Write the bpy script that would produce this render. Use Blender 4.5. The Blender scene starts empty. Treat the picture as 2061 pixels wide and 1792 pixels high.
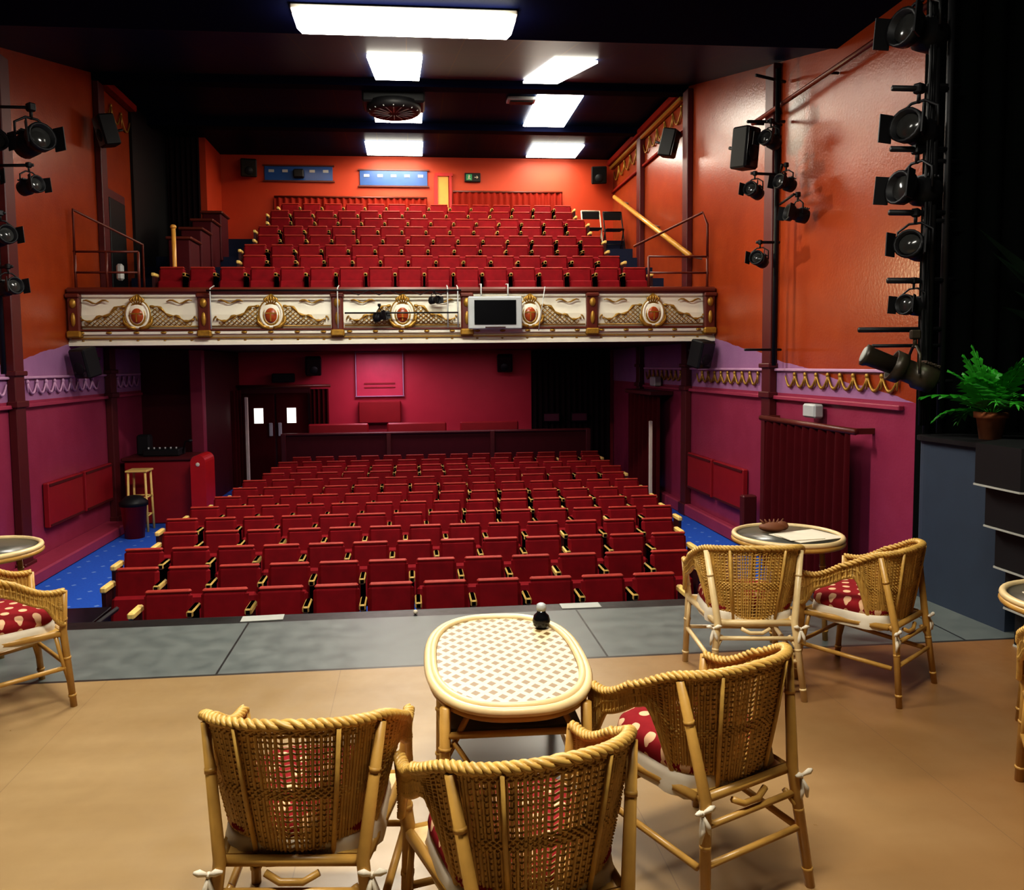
import bpy, bmesh, math, random
from mathutils import Vector, Matrix
random.seed(7)
scene = bpy.context.scene
scene.view_settings.view_transform = 'Standard'
for lk in ('Medium High Contrast', 'None'):
    try:
        scene.view_settings.look = lk; break
    except Exception: pass
PI = math.pi
sin, cos = math.sin, math.cos

# ------------------------------------------------------------------ materials
def newmat(name):
    m = bpy.data.materials.new(name); m.use_nodes = True
    nt = m.node_tree; b = nt.nodes['Principled BSDF']
    return m, nt, b
def setc(sock, c): sock.default_value = (c[0], c[1], c[2], 1)
def M(name, col, rough=.5, metal=0, scale=6, var=.15, spec=None, ior=None):
    m, nt, b = newmat(name)
    N, L = nt.nodes, nt.links
    tc = N.new('ShaderNodeTexCoord'); no = N.new('ShaderNodeTexNoise')
    no.inputs['Scale'].default_value = scale; no.inputs['Detail'].default_value = 4
    L.new(tc.outputs['Object'], no.inputs['Vector'])
    mx = N.new('ShaderNodeMix'); mx.data_type = 'RGBA'
    setc(mx.inputs['A'], [c*(1-var) for c in col]); setc(mx.inputs['B'], [min(1, c*(1+var)) for c in col])
    L.new(no.outputs['Fac'], mx.inputs['Factor']); L.new(mx.outputs['Result'], b.inputs['Base Color'])
    b.inputs['Roughness'].default_value = rough; b.inputs['Metallic'].default_value = metal
    if spec is not None: b.inputs['Specular IOR Level'].default_value = spec
    if ior is not None: b.inputs['IOR'].default_value = ior
    return m
def E(name, col, st):
    m, nt, b = newmat(name)
    setc(b.inputs['Base Color'], (1, 1, 1)); setc(b.inputs['Emission Color'], col)
    b.inputs['Emission Strength'].default_value = st
    return m
class NB:
    def __init__(s, nt): s.nt = nt
    def m(s, op, a, b=None, c=None):
        n = s.nt.nodes.new('ShaderNodeMath'); n.operation = op
        for i, v in enumerate((a, b, c)):
            if v is None: continue
            if isinstance(v, (int, float)): n.inputs[i].default_value = v
            else: s.nt.links.new(v, n.inputs[i])
        return n.outputs[0]
    def mix(s, f, a, b):
        n = s.nt.nodes.new('ShaderNodeMix'); n.data_type = 'RGBA'
        if isinstance(f, (int, float)): n.inputs['Factor'].default_value = f
        else: s.nt.links.new(f, n.inputs['Factor'])
        for k, v in (('A', a), ('B', b)):
            if isinstance(v, tuple): setc(n.inputs[k], v)
            else: s.nt.links.new(v, n.inputs[k])
        return n.outputs['Result']
    def xyz(s, kind='Object'):
        tc = s.nt.nodes.new('ShaderNodeTexCoord'); sp = s.nt.nodes.new('ShaderNodeSeparateXYZ')
        s.nt.links.new(tc.outputs[kind], sp.inputs[0]); s.tc = tc.outputs[kind]
        return sp.outputs[0], sp.outputs[1], sp.outputs[2]
    def noise(s, scale, detail=4):
        n = s.nt.nodes.new('ShaderNodeTexNoise'); n.inputs['Scale'].default_value = scale; n.inputs['Detail'].default_value = detail
        s.nt.links.new(s.tc, n.inputs['Vector']); return n.outputs['Fac']
    def streak(s, sx, sy, scale):
        mp = s.nt.nodes.new('ShaderNodeMapping'); mp.inputs['Scale'].default_value = (sx, sy, 1); mp.inputs['Rotation'].default_value = (0, 0, .12)
        s.nt.links.new(s.tc, mp.inputs['Vector'])
        n = s.nt.nodes.new('ShaderNodeTexNoise'); n.inputs['Scale'].default_value = scale; n.inputs['Detail'].default_value = 5
        s.nt.links.new(mp.outputs[0], n.inputs['Vector']); return n.outputs['Fac']

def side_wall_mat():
    m, nt, b = newmat('side_wall_colour'); q = NB(nt); x, y, z = q.xyz()
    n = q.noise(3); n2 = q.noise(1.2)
    bd = q.m('MINIMUM', q.m('ADD', 2.0, q.m('MULTIPLY', q.m('SUBTRACT', y, 12.0), .15)), 2.0)  # lower colours end along a sloping line, orange above it
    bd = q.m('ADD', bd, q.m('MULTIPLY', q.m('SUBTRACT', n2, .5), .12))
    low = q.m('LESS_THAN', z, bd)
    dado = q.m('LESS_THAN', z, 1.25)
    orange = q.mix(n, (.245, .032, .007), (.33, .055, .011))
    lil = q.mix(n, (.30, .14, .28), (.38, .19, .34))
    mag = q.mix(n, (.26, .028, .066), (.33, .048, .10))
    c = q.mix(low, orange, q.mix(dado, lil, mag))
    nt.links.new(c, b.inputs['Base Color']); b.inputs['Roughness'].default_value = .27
    bp = nt.nodes.new('ShaderNodeBump'); bp.inputs['Strength'].default_value = .2; bp.inputs['Distance'].default_value = .01
    nt.links.new(q.noise(30), bp.inputs['Height']); nt.links.new(bp.outputs['Normal'], b.inputs['Normal'])
    return m
def back_wall_mat():
    m, nt, b = newmat('back_wall_paint'); q = NB(nt); x, y, z = q.xyz(); n = q.noise(2.5)
    c = q.mix(q.m('LESS_THAN', z, 2.3), q.mix(n, (.44, .036, .005), (.54, .055, .008)), q.mix(n, (.46, .018, .045), (.56, .028, .06)))
    nt.links.new(c, b.inputs['Base Color']); b.inputs['Roughness'].default_value = .55
    return m
def stage_mat():
    m, nt, b = newmat('stage_floor_paint'); q = NB(nt); x, y, z = q.xyz(); n = q.noise(1.1, 6); n2 = q.noise(9, 6); n3 = q.noise(.5); st = q.streak(.35, 2.2, 3)
    tan = q.mix(n, (.19, .115, .042), (.54, .38, .20))
    tan = q.mix(q.m('MULTIPLY', n2, .4), tan, (.28, .18, .075))
    tan = q.mix(q.m('MULTIPLY', st, .5), tan, (.18, .10, .032))
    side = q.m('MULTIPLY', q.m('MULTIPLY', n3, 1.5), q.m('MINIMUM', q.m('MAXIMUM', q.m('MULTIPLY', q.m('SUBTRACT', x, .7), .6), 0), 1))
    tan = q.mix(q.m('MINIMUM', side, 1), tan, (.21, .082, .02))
    gry = q.mix(n2, (.06, .075, .075), (.17, .185, .17))
    seam = q.m('LESS_THAN', q.m('ABSOLUTE', q.m('SUBTRACT', q.m('FRACT', q.m('DIVIDE', q.m('ADD', x, 43.0), 2.15)), .5)), .0028)
    seam2 = q.m('LESS_THAN', q.m('ABSOLUTE', q.m('SUBTRACT', q.m('FRACT', q.m('DIVIDE', q.m('ADD', x, 30.3), 1.22)), .5)), .0018)
    c = q.mix(q.m('GREATER_THAN', y, 4.29), q.mix(q.m('MULTIPLY', seam2, .4), tan, (.12, .07, .04)), q.mix(seam, gry, (.01, .01, .01)))
    edge = q.m('LESS_THAN', q.m('ABSOLUTE', q.m('SUBTRACT', y, 4.29)), .012)
    c = q.mix(edge, c, (.03, .025, .02))
    edge2 = q.m('GREATER_THAN', y, 5.16)
    c = q.mix(edge2, c, (.008, .008, .008))
    nt.links.new(c, b.inputs['Base Color'])
    nt.links.new(q.m('ADD', .2, q.m('MULTIPLY', n2, .3)), b.inputs['Roughness'])
    return m
def carpet_mat():
    m, nt, b = newmat('blue_carpet'); q = NB(nt); x, y, z = q.xyz()
    fx = q.m('SUBTRACT', q.m('FRACT', q.m('MULTIPLY', q.m('ADD', x, 50), 3.3)), .5)
    fy = q.m('SUBTRACT', q.m('FRACT', q.m('MULTIPLY', q.m('ADD', y, 50), 3.3)), .5)
    d = q.m('ADD', q.m('ABSOLUTE', fx), q.m('ABSOLUTE', fy))
    c = q.mix(q.m('LESS_THAN', d, .11), q.mix(q.noise(40), (.008, .07, .42), (.015, .12, .58)), (.16, .28, .6))
    nt.links.new(c, b.inputs['Base Color']); b.inputs['Roughness'].default_value = .95
    return m
def ceiling_mat():
    m, nt, b = newmat('black_gloss_ceiling'); q = NB(nt); x, y, z = q.xyz()
    gx = q.m('LESS_THAN', q.m('FRACT', q.m('MULTIPLY', q.m('ADD', x, 50), 1.6)), .02)
    gy = q.m('LESS_THAN', q.m('FRACT', q.m('MULTIPLY', q.m('ADD', y, 50), .8)), .015)
    g = q.m('MAXIMUM', gx, gy)
    c = q.mix(g, q.mix(q.noise(2), (.003, .007, .026), (.006, .014, .042)), (.03, .022, .02))
    nt.links.new(c, b.inputs['Base Color']); b.inputs['Roughness'].default_value = .42; b.inputs['IOR'].default_value = 1.09
    return m
def weave_mat():
    m, nt, b = newmat('lattice_table_top'); q = NB(nt); x, y, z = q.xyz()
    u = q.m('MULTIPLY', q.m('ADD', x, q.m('MULTIPLY', y, .8)), 17.5); v = q.m('MULTIPLY', q.m('SUBTRACT', x, q.m('MULTIPLY', y, .8)), 17.5)
    fu = q.m('FRACT', q.m('ADD', u, 50)); fv = q.m('FRACT', q.m('ADD', v, 50))
    hole = q.m('MULTIPLY', q.m('LESS_THAN', fu, .58), q.m('LESS_THAN', fv, .58))
    c = q.mix(hole, q.mix(q.noise(60), (.60, .48, .26), (.76, .64, .40)), (.20, .115, .04))
    nt.links.new(c, b.inputs['Base Color']); b.inputs['Roughness'].default_value = .4
    bp = nt.nodes.new('ShaderNodeBump'); bp.inputs['Strength'].default_value = .4; bp.inputs['Distance'].default_value = .003
    nt.links.new(q.m('SUBTRACT', 1, hole), bp.inputs['Height']); nt.links.new(bp.outputs['Normal'], b.inputs['Normal'])
    return m
def cushion_mat():
    m, nt, b = newmat('red_dotted_fabric'); q = NB(nt); x, y, z = q.xyz()
    fx = q.m('SUBTRACT', q.m('FRACT', q.m('MULTIPLY', q.m('ADD', x, 10), 13)), .5)
    row = q.m('FLOOR', q.m('MULTIPLY', q.m('ADD', x, 10), 13))
    fy = q.m('SUBTRACT', q.m('FRACT', q.m('ADD', q.m('MULTIPLY', q.m('ADD', y, 10), 13), q.m('MULTIPLY', row, .5))), .5)
    d = q.m('SQRT', q.m('ADD', q.m('MULTIPLY', fx, fx), q.m('MULTIPLY', fy, fy)))
    c = q.mix(q.m('LESS_THAN', d, .24), q.mix(q.noise(25), (.18, .010, .014), (.27, .02, .024)), (.66, .42, .25))
    nt.links.new(c, b.inputs['Base Color']); b.inputs['Roughness'].default_value = .9; b.inputs['Specular IOR Level'].default_value = .1
    return m

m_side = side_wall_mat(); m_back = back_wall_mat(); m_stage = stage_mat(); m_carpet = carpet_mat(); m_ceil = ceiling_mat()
m_weave = weave_mat(); m_cush = cushion_mat()
m_black = M('black_paint', (.009, .009, .010), .5, spec=.3)
m_navy = M('navy_black_soffit', (.002, .003, .014), .6, ior=1.08)
m_flat = M('black_drape', (.003, .004, .0035), .9, ior=1.1)
m_darkred = M('dark_red_panel', (.07, .005, .009), .6, spec=.2)
m_pil = M('maroon_pilaster_paint', (.085, .008, .009), .45)
m_red = M('red_panel_paint', (.27, .008, .014), .45)
m_velvet = M('red_velvet', (.20, .004, .009), .75, scale=9, var=.35, spec=.15)
m_velvet2 = M('red_velvet_trim', (.36, .035, .022), .6, scale=9, var=.3, spec=.3)
m_arm = M('yellow_wood_armrest', (.82, .58, .18), .4)
m_seatdark = M('seat_standard_metal', (.035, .005, .006), .5)
m_cream = M('cream_plaster', (.86, .82, .66), .5, var=.08)
m_gold = M('gilt_paint', (.38, .21, .03), .38, .4, scale=30, var=.4)
m_oval = M('red_medallion', (.34, .06, .012), .3, scale=12, var=.6)
m_brown = M('brown_red_rail', (.12, .02, .01), .4)
m_pinkled = M('pink_plinth_paint', (.32, .035, .075), .5)
m_wick = M('wicker_cane', (.56, .34, .085), .42, scale=25, var=.4)
m_bamboo = M('bamboo_pole', (.48, .27, .065), .35, scale=12, var=.35)
m_pale = M('pale_cane', (.72, .54, .28), .35, scale=12, var=.15)
m_white = M('cream_cotton', (.72, .64, .50), .8)
m_silver = M('silver_plastic', (.45, .47, .46), .35)
m_screen = M('dark_screen', (.006, .006, .007), .15)
m_terra = M('terracotta', (.40, .14, .05), .8)
m_fern = M('fern_green', (.03, .30, .018), .5, var=.5)
m_leafd = M('dark_leaf', (.004, .014, .005), .6, var=.5, spec=.15)
m_curt = M('maroon_curtain', (.065, .003, .005), .9, spec=.1)
m_blackcurt = M('black_curtain_cloth', (.014, .006, .007), .9, spec=.1)
m_curtr = M('red_curtain', (.26, .015, .005), .8, spec=.2)
m_plinth = M('slate_blue_paint', (.022, .036, .06), .7)
m_glass = M('lantern_lens', (.03, .03, .028), .15)
m_tabled = M('dark_table_top', (.08, .075, .06), .3)
m_handr = M('varnished_wood', (.66, .33, .06), .3)
m_tape = M('grey_tape', (.36, .36, .32), .6)
m_bluecurt = M('dark_blue_steps', (.006, .011, .04), .9)
m_winb = M('blue_window_board', (.03, .10, .32), .3)
m_doorw = E('lit_door_pane', (.85, .9, .8), 1.2)
m_brownp = M('brown_bread', (.16, .05, .015), .7)
m_brightr = M('bright_red_paint', (.48, .01, .012), .4)

# ------------------------------------------------------------------ mesh builder
class MB:
    def __init__(s): s.v = []; s.f = []; s.mi = []; s.sm = []; s.mats = []
    def mid(s, m):
        if m not in s.mats: s.mats.append(m)
        return s.mats.index(m)
    def add(s, vs, fs, m, smooth=False, X=None):
        o = len(s.v); i = s.mid(m)
        for v in vs: s.v.append(tuple(X @ Vector(v)) if X is not None else tuple(v))
        for f in fs: s.f.append([o+k for k in f]); s.mi.append(i); s.sm.append(smooth)
    def box(s, c, d, m, R=None, b=0, X=None):
        hx, hy, hz = d[0]/2, d[1]/2, d[2]/2
        T = Matrix.Translation(c)
        if R is not None: T = T @ (R if isinstance(R, Matrix) else Matrix.Rotation(R, 4, 'Z'))
        if X is not None: T = X @ T
        if b <= 0:
            vs = [(x*hx, y*hy, z*hz) for x in (-1, 1) for y in (-1, 1) for z in (-1, 1)]
            s.add(vs, [(0,1,3,2),(4,6,7,5),(0,4,5,1),(2,3,7,6),(0,2,6,4),(1,5,7,3)], m, False, T); return
        b = min(b, hx*.9, hy*.9, hz*.9); vs = []; idx = {}
        for x in (-1, 1):
            for y in (-1, 1):
                for z in (-1, 1):
                    for a in range(3):
                        idx[(x, y, z, a)] = len(vs)
                        vs.append((x*(hx-(b if a != 0 else 0)), y*(hy-(b if a != 1 else 0)), z*(hz-(b if a != 2 else 0))))
        fs = []
        for sg in (-1, 1):
            fs.append([idx[(sg, y, z, 0)] for y, z in ((-1,-1),(1,-1),(1,1),(-1,1))])
            fs.append([idx[(x, sg, z, 1)] for x, z in ((-1,-1),(1,-1),(1,1),(-1,1))])
            fs.append([idx[(x, y, sg, 2)] for x, y in ((-1,-1),(1,-1),(1,1),(-1,1))])
        for p in (-1, 1):
            for r in (-1, 1):
                fs.append([idx[(p,r,-1,0)], idx[(p,r,1,0)], idx[(p,r,1,1)], idx[(p,r,-1,1)]])
                fs.append([idx[(p,-1,r,0)], idx[(p,1,r,0)], idx[(p,1,r,2)], idx[(p,-1,r,2)]])
                fs.append([idx[(-1,p,r,1)], idx[(1,p,r,1)], idx[(1,p,r,2)], idx[(-1,p,r,2)]])
                for t in (-1, 1): fs.append([idx[(p,r,t,0)], idx[(p,r,t,1)], idx[(p,r,t,2)]])
        s.add(vs, fs, m, False, T)
    def tube(s, pts, r, m, n=6, closed=False, X=None, cap=True):
        P = [Vector(p) for p in pts]; L = len(P); vs = []; fs = []
        up = None
        for i in range(L):
            if closed: t = P[(i+1) % L]-P[i-1]
            else: t = P[min(i+1, L-1)]-P[max(i-1, 0)]
            if t.length < 1e-9: t = Vector((0, 0, 1))
            t.normalize()
            if up is None: up = Vector((0, 0, 1)) if abs(t.z) < .9 else Vector((1, 0, 0))
            a = up - t*up.dot(t)
            if a.length < 1e-6: a = Vector((1, 0, 0)) - t*t.x
            a.normalize(); up = a; bb = t.cross(a)
            rr = r[i] if isinstance(r, (list, tuple)) else r
            for k in range(n):
                an = 2*PI*k/n; vs.append(P[i]+a*cos(an)*rr+bb*sin(an)*rr)
        for i in range(L if closed else L-1):
            j = (i+1) % L
            for k in range(n): fs.append((i*n+k, i*n+(k+1) % n, j*n+(k+1) % n, j*n+k))
        if cap and not closed: fs.append(tuple(range(n))); fs.append(tuple((L-1)*n+k for k in range(n)))
        s.add(vs, fs, m, True, X)
    def lathe(s, prof, c, m, n=20, X=None, smooth=True):
        vs = []; fs = []
        for r, z in prof:
            for k in range(n): vs.append((c[0]+r*cos(2*PI*k/n), c[1]+r*sin(2*PI*k/n), c[2]+z))
        for i in range(len(prof)-1):
            for k in range(n): fs.append((i*n+k, i*n+(k+1) % n, (i+1)*n+(k+1) % n, (i+1)*n+k))
        fs.append(tuple(range(n))); fs.append(tuple((len(prof)-1)*n+k for k in range(n)))
        s.add(vs, fs, m, smooth, X)
    def prism(s, poly, z0, z1, m, X=None):
        n = len(poly); vs = [(p[0], p[1], z0) for p in poly]+[(p[0], p[1], z1) for p in poly]
        fs = [tuple(range(n)), tuple(range(n, 2*n))]+[(i, (i+1) % n, n+(i+1) % n, n+i) for i in range(n)]
        s.add(vs, fs, m, False, X)
    def ell(s, c, r, m, n=14, k=8, X=None):
        vs = []; fs = []
        for i in range(k+1):
            t = PI*i/k
            for j in range(n): vs.append((c[0]+r[0]*sin(t)*cos(2*PI*j/n), c[1]+r[1]*sin(t)*sin(2*PI*j/n), c[2]+r[2]*cos(t)))
        for i in range(k):
            for j in range(n): fs.append((i*n+j, i*n+(j+1) % n, (i+1)*n+(j+1) % n, (i+1)*n+j))
        s.add(vs, fs, m, True, X)
    def mesh(s, name):
        me = bpy.data.meshes.new(name); me.from_pydata(s.v, [], s.f)
        for m in s.mats: me.materials.append(m)
        me.polygons.foreach_set('material_index', s.mi); me.polygons.foreach_set('use_smooth', s.sm)
        bm = bmesh.new(); bm.from_mesh(me); bmesh.ops.recalc_face_normals(bm, faces=bm.faces); bm.to_mesh(me); bm.free()
        me.update(); return me
    def obj(s, name, loc=(0, 0, 0), rz=0):
        o = bpy.data.objects.new(name, s.mesh(name)); scene.collection.objects.link(o)
        o.location = loc; o.rotation_euler = (0, 0, rz); return o
def inst(me, name, loc, rz=0, sc=1):
    o = bpy.data.objects.new(name, me); scene.collection.objects.link(o)
    o.location = loc; o.rotation_euler = (0, 0, rz); o.scale = (sc,)*3; return o
def simplebox(name, lo, hi, m, b=0):
    mb = MB(); mb.box([(a+c)/2 for a, c in zip(lo, hi)], [c-a for a, c in zip(lo, hi)], m, b=b); return mb.obj(name)

XL, XR, FZ, YB, CZ = -4.9, 4.7, -.95, 18.3, 6.32
# ------------------------------------------------------------------ room shell
simplebox('floor_stalls', (XL-.2, 5.3, FZ-.2), (XR+.2, YB+.2, FZ), m_carpet)
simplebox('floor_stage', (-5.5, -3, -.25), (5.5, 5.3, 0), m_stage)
simplebox('stage_front_riser', (-4.9, 5.3, FZ), (4.7, 5.34, -.01), m_black)
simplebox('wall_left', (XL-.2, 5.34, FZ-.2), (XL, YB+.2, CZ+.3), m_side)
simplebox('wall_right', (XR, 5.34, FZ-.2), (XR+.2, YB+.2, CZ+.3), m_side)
simplebox('wall_back', (XL, YB, FZ-.2), (XR, YB+.2, CZ+.3), m_back)
simplebox('ceiling', (XL, 13.5, CZ), (XR, YB, CZ+.2), m_ceil)
mb = MB(); mb.add([(XL,8.56,5.08),(XR,8.56,5.08),(XR,13.5,CZ),(XL,13.5,CZ),(XL,8.56,5.28),(XR,8.56,5.28),(XR,13.5,CZ+.2),(XL,13.5,CZ+.2)],
    [(0,1,2,3),(4,5,6,7),(0,1,5,4),(1,2,6,5),(2,3,7,6),(3,0,4,7)], m_ceil); mb.obj('ceiling_slope')
simplebox('ceiling_proscenium', (-5.5, -3, 5.06), (5.5, 8.56, 5.3), m_navy)
for i, (y, h) in enumerate(((13.4, .16), (15.9, .12))):
    simplebox('ceiling_beam', (XL, y-.12, CZ-h), (XR, y+.12, CZ), m_navy)
simplebox('wall_stage_left', (-5.6, -3, 0), (-5.5, 5.3, 5.06), m_flat)
simplebox('wall_stage_right', (5.5, -3, 0), (5.6, 5.3, 5.06), m_flat)
simplebox('wall_stage_rear', (-5.5, -3.1, 0), (5.5, -3, 5.06), m_flat)
simplebox('wall_proscenium_right', (3.68, 5.36, FZ), (XR-.001, 5.5, 5.06), m_flat)
simplebox('wall_proscenium_left', (XL+.001, 5.36, FZ), (-3.9, 5.5, 5.06), m_flat)
def curtain(name, p0, p1, z0, z1, folds, depth, m, rail=None):
    mb = MB(); P0 = Vector(p0); P1 = Vector(p1); d = (P1-P0); nrm = Vector((-d.y, d.x)).normalized()
    n = folds*8; vs = []; fs = []
    for i in range(n+1):
        t = i/n; w = sin(t*folds*2*PI)*depth*(.8+.4*random.random()); p = P0+d*t+nrm*w
        vs += [(p.x, p.y, z0), (p.x, p.y, (z0+z1)/2), (p.x-nrm.x*w*.4, p.y-nrm.y*w*.4, z1)]
    for i in range(n):
        for k in (0, 1): fs.append((i*3+k, i*3+3+k, i*3+4+k, i*3+1+k))
    mb.add(vs, fs, m, True)
    if rail:
        mb.tube([(P0.x, P0.y, z1), (P1.x, P1.y, z1)], .025, rail, 8)
    return mb.obj(name)
curtain('black_stage_curtain', (3.76, 5.29), (5.45, 5.29), 0.0, 5.0, 9, .03, m_flat)

# pilasters and trims
for sx, x, ys in ((1, XR, (10.0, 13.15, 15.9)), (-1, XL, (10.3, 13.4))):
    for y in ys:
        mb = MB()
        zt = CZ-.17 if y > 12.9 else 5.40
        mb.box((x-sx*.052, y, (FZ+zt)/2), (.1, .24, zt-FZ), m_pil, b=.01)
        mb.box((x-sx*.067, y, 1.22), (.13, .3, .08), m_pil, b=.01)
        mb.box((x-sx*.067, y, 1.6), (.13, .3, .06), m_pil, b=.01)
        mb.box((x-sx*.067, y, FZ+.1), (.13, .3, .2), m_pil, b=.01)
        mb.obj('pilaster')
def swag(mb, X0, y, z, w, h, m, sx):
    pts = []
    for i in range(9):
        t = -1+2*i/8; pts.append((X0, y+t*w/2, z-h*(1-t*t)))
    mb.tube(pts, [.010+.010*(1-abs(-1+2*i/8)) for i in range(9)], m, 5)
    mb.tube([(X0, y-w/2, z+.03), (X0, y-w/2, z-h*.9)], [.018, .008], m, 5)
    mb.ell((X0, y-w/2, z+.02), (.02, .03, .03), m, 8, 5)
mm = M('dado_pink', (.50, .28, .42), .5)
for sx, x, side, y0, y1 in ((1, XR, 'right', 7.2, 15.7), (-1, XL, 'left', 7.2, 14.9)):
    mb = MB()
    mb.box((x-sx*.03, (y0+y1)/2, 1.19), (.06, y1-y0, .05), m_pinkled, b=.008)
    mb.box((x-sx*.02, (y0+y1)/2, 1.545), (.04, y1-y0, .035), mm, b=.008)
    y = y0+.2
    while y < y1-.1:
        if all(abs(y-p) > .3 for p in ((10.0, 13.15) if sx > 0 else (10.3, 13.4))): swag(mb, x-sx*.025, y, 1.47, .24, .13, m_gold if sx > 0 else mm, sx)
        y += .26
    mb.obj('trim_dado_'+side)
    mb = MB()
    if sx > 0:
        mb.box((x-.08, 15.85, CZ-.10), (.16, 4.8, .12), m_curtr, b=.02); mb.box((x-.05, 15.85, CZ-.2), (.1, 4.8, .08), m_gold, b=.02)
        mb.box((x-.03, 15.85, CZ-.75), (.06, 4.8, .05), m_curtr, b=.01)
        y = 13.75
        while y < 18.1: swag(mb, x-.03, y, CZ-.32, .42, .22, m_gold, 1); y += .46
    else:
        mb.box((x+.08, 14.2, CZ-.10), (.16, 1.4, .12), m_curtr, b=.02)
        y = 13.75
        while y < 15: swag(mb, x+.03, y, CZ-.35, .42, .22, m_gold, 1); y += .46
    mb.obj('trim_cornice_'+side)
simplebox('baseboard_left', (XL, 6, FZ), (XL+.38, 13.1, FZ+.16), m_pinkled, .02)
simplebox('baseboard_right', (XR-.12, 10.6, FZ), (XR, 17, FZ+.2), m_pinkled, .02)

simplebox('wall_booth_stalls', (XL, 15.0, FZ), (-3.85, YB, 1.97), m_darkred)
simplebox('wall_booth_balcony', (XL, 17.0, 2.2), (-4.1, YB, CZ), m_back)
simplebox('wall_dark_recess', (XL, 14.9, 2.4), (XL+.05, 17.0, CZ), m_black)
curtain('black_curtain_and_shade', (XL+.06, 16.9), (-4.2, 16.9), 3.6, CZ-.02, 6, .03, m_blackcurt)  # added black sheet that darkens the booth front to a void
simplebox('booth_corner_post', (-4.0, 14.82, FZ), (-3.76, 15.0, 1.98), m_pinkled, .02)

# ------------------------------------------------------------------ theatre seats
def add_seat(mb, x, y, z, p):
    X = Matrix.Translation((x, y, z))
    Rb = Matrix.Rotation(math.radians(-9), 4, 'X'); w = p-.07
    mb.box((0, .10, .60), (w, .075, .44), m_velvet, R=Rb, b=.03, X=X)
    mb.box((0, .133, .822), (w-.02, .07, .03), m_velvet2, R=Rb, b=.012, X=X)
    mb.box((0, -.03, .44), (w-.01, .09, .36), m_velvet, R=Matrix.Rotation(math.radians(-14), 4, 'X'), b=.03, X=X)
    for sx in (-1, 1):
        mb.box((sx*p/2, .02, .70), (.055, .24, .055), m_arm, b=.012, X=X)
        mb.box((sx*p/2, .02, .335), (.035, .2, .67), m_seatdark, X=X)
stalls = [(-2.3,2.35),(-2.75,2.7),(-2.9,2.9),(-2.85,3.1),(-3.0,3.3),(-2.87,3.3),(-2.8,3.45),(-2.75,3.55),(-2.77,3.55),(-2.6,3.7),(-2.6,3.7),(-2.6,3.7),(-2.4,3.8)]
for k, (a, b) in enumerate(stalls):
    p = .44; n = int((b-a)/p)
    mb = MB(); y = 6.42+.775*k; c = (a+b)/2
    for i in range(n): add_seat(mb, c+(i-(n-1)/2)*p, y-.12, FZ, p)
    mb.obj('theatre_seat_row')
brow = [(-4.0,4.0)]+[(-2.9,3.55)]*7
for k, (a, b) in enumerate(brow):
    p = .46; n = int((b-a)/p); mb = MB(); c = (a+b)/2+(.115 if k % 2 else 0)
    for i in range(n): add_seat(mb, c+(i-(n-1)/2)*p, 12.8+.7*k, 2.38+.28*k, p)
    mb.obj('theatre_seat_row')
mb = MB()
mb.box((-.1, (12.15+YB)/2, 2.08), (9.598, YB-12.16, .2), m_darkred)
for k in range(8):
    y0 = 12.15 if k == 0 else 12.5+.7*k-.05
    z1 = 2.38+.28*k
    x0, x1 = XL+.06, XR-.001
    if y0 > 16.2: x0 = -4.09
    ye = YB-.001 if k == 7 else (y0+1.05 if k == 0 else y0+.75)
    mb.box(((x0+x1)/2, (y0+ye)/2, (2.18+z1)/2), (x1-x0, ye-y0, z1-2.18), m_bluecurt)
mb.obj('balcony_tiers')
# balcony front
YF = 12.05
posts = [-4.84, -2.98, -1.07, .84, 2.75, 4.64]
mb = MB()
prof = [(0, 1.98), (-.05, 1.98), (-.05, 2.03), (-.02, 2.06), (-.03, 2.12), (-.09, 2.14), (-.09, 2.18), (-.03, 2.2), (-.05, 2.3), (-.055, 2.42), (-.03, 2.56), (-.01, 2.66), (-.06, 2.68), (-.06, 2.72), (.1, 2.72), (.1, 1.98)]
vs = []; n = len(prof)
for x in (XL+.002, XR-.002):
    for dy, z in prof: vs.append((x, YF+dy, z))
mb.add(vs, [(i, (i+1) % n, n+(i+1) % n, n+i) for i in range(n)]+[tuple(range(n)), tuple(range(n, 2*n))], m_cream)
mb.box((-.1, YF-.0, 2.765), (9.59, .24, .09), m_brown, b=.03)
mb.box((-.1, YF-.085, 2.20), (9.5, .05, .025), m_brown)
mb.box((-.1, YF-.05, 2.085), (9.5, .03, .018), m_gold)
x = XL+.2
while x < XR-.1:
    mb.ell((x, YF-.085, 2.16), (.045, .03, .022), m_gold, 10, 5)
    mb.ell((x, YF-.04, 2.05), (.02, .02, .012), m_gold, 8, 5); x += .38
for x in posts:
    dx = .05*(1 if x < -4 else -1 if x > 4 else 0)
    mb.box((x+dx, YF-.07, 2.43), (.17, .12, .52), m_brown, b=.02)
    mb.box((x+dx, YF-.09, 2.69), (.20, .14, .06), m_brown, b=.015)
    mb.box((x+dx, YF-.09, 2.14), (.20, .14, .10), m_gold, b=.02)
    mb.ell((x+dx, YF-.135, 2.58), (.05, .03, .07), m_gold, 10, 6)
    mb.ell((x+dx, YF-.135, 2.35), (.035, .025, .1), m_gold, 10, 6)
def YP(z): return YF-.055-.02*cos((z-2.43)*5)
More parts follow.
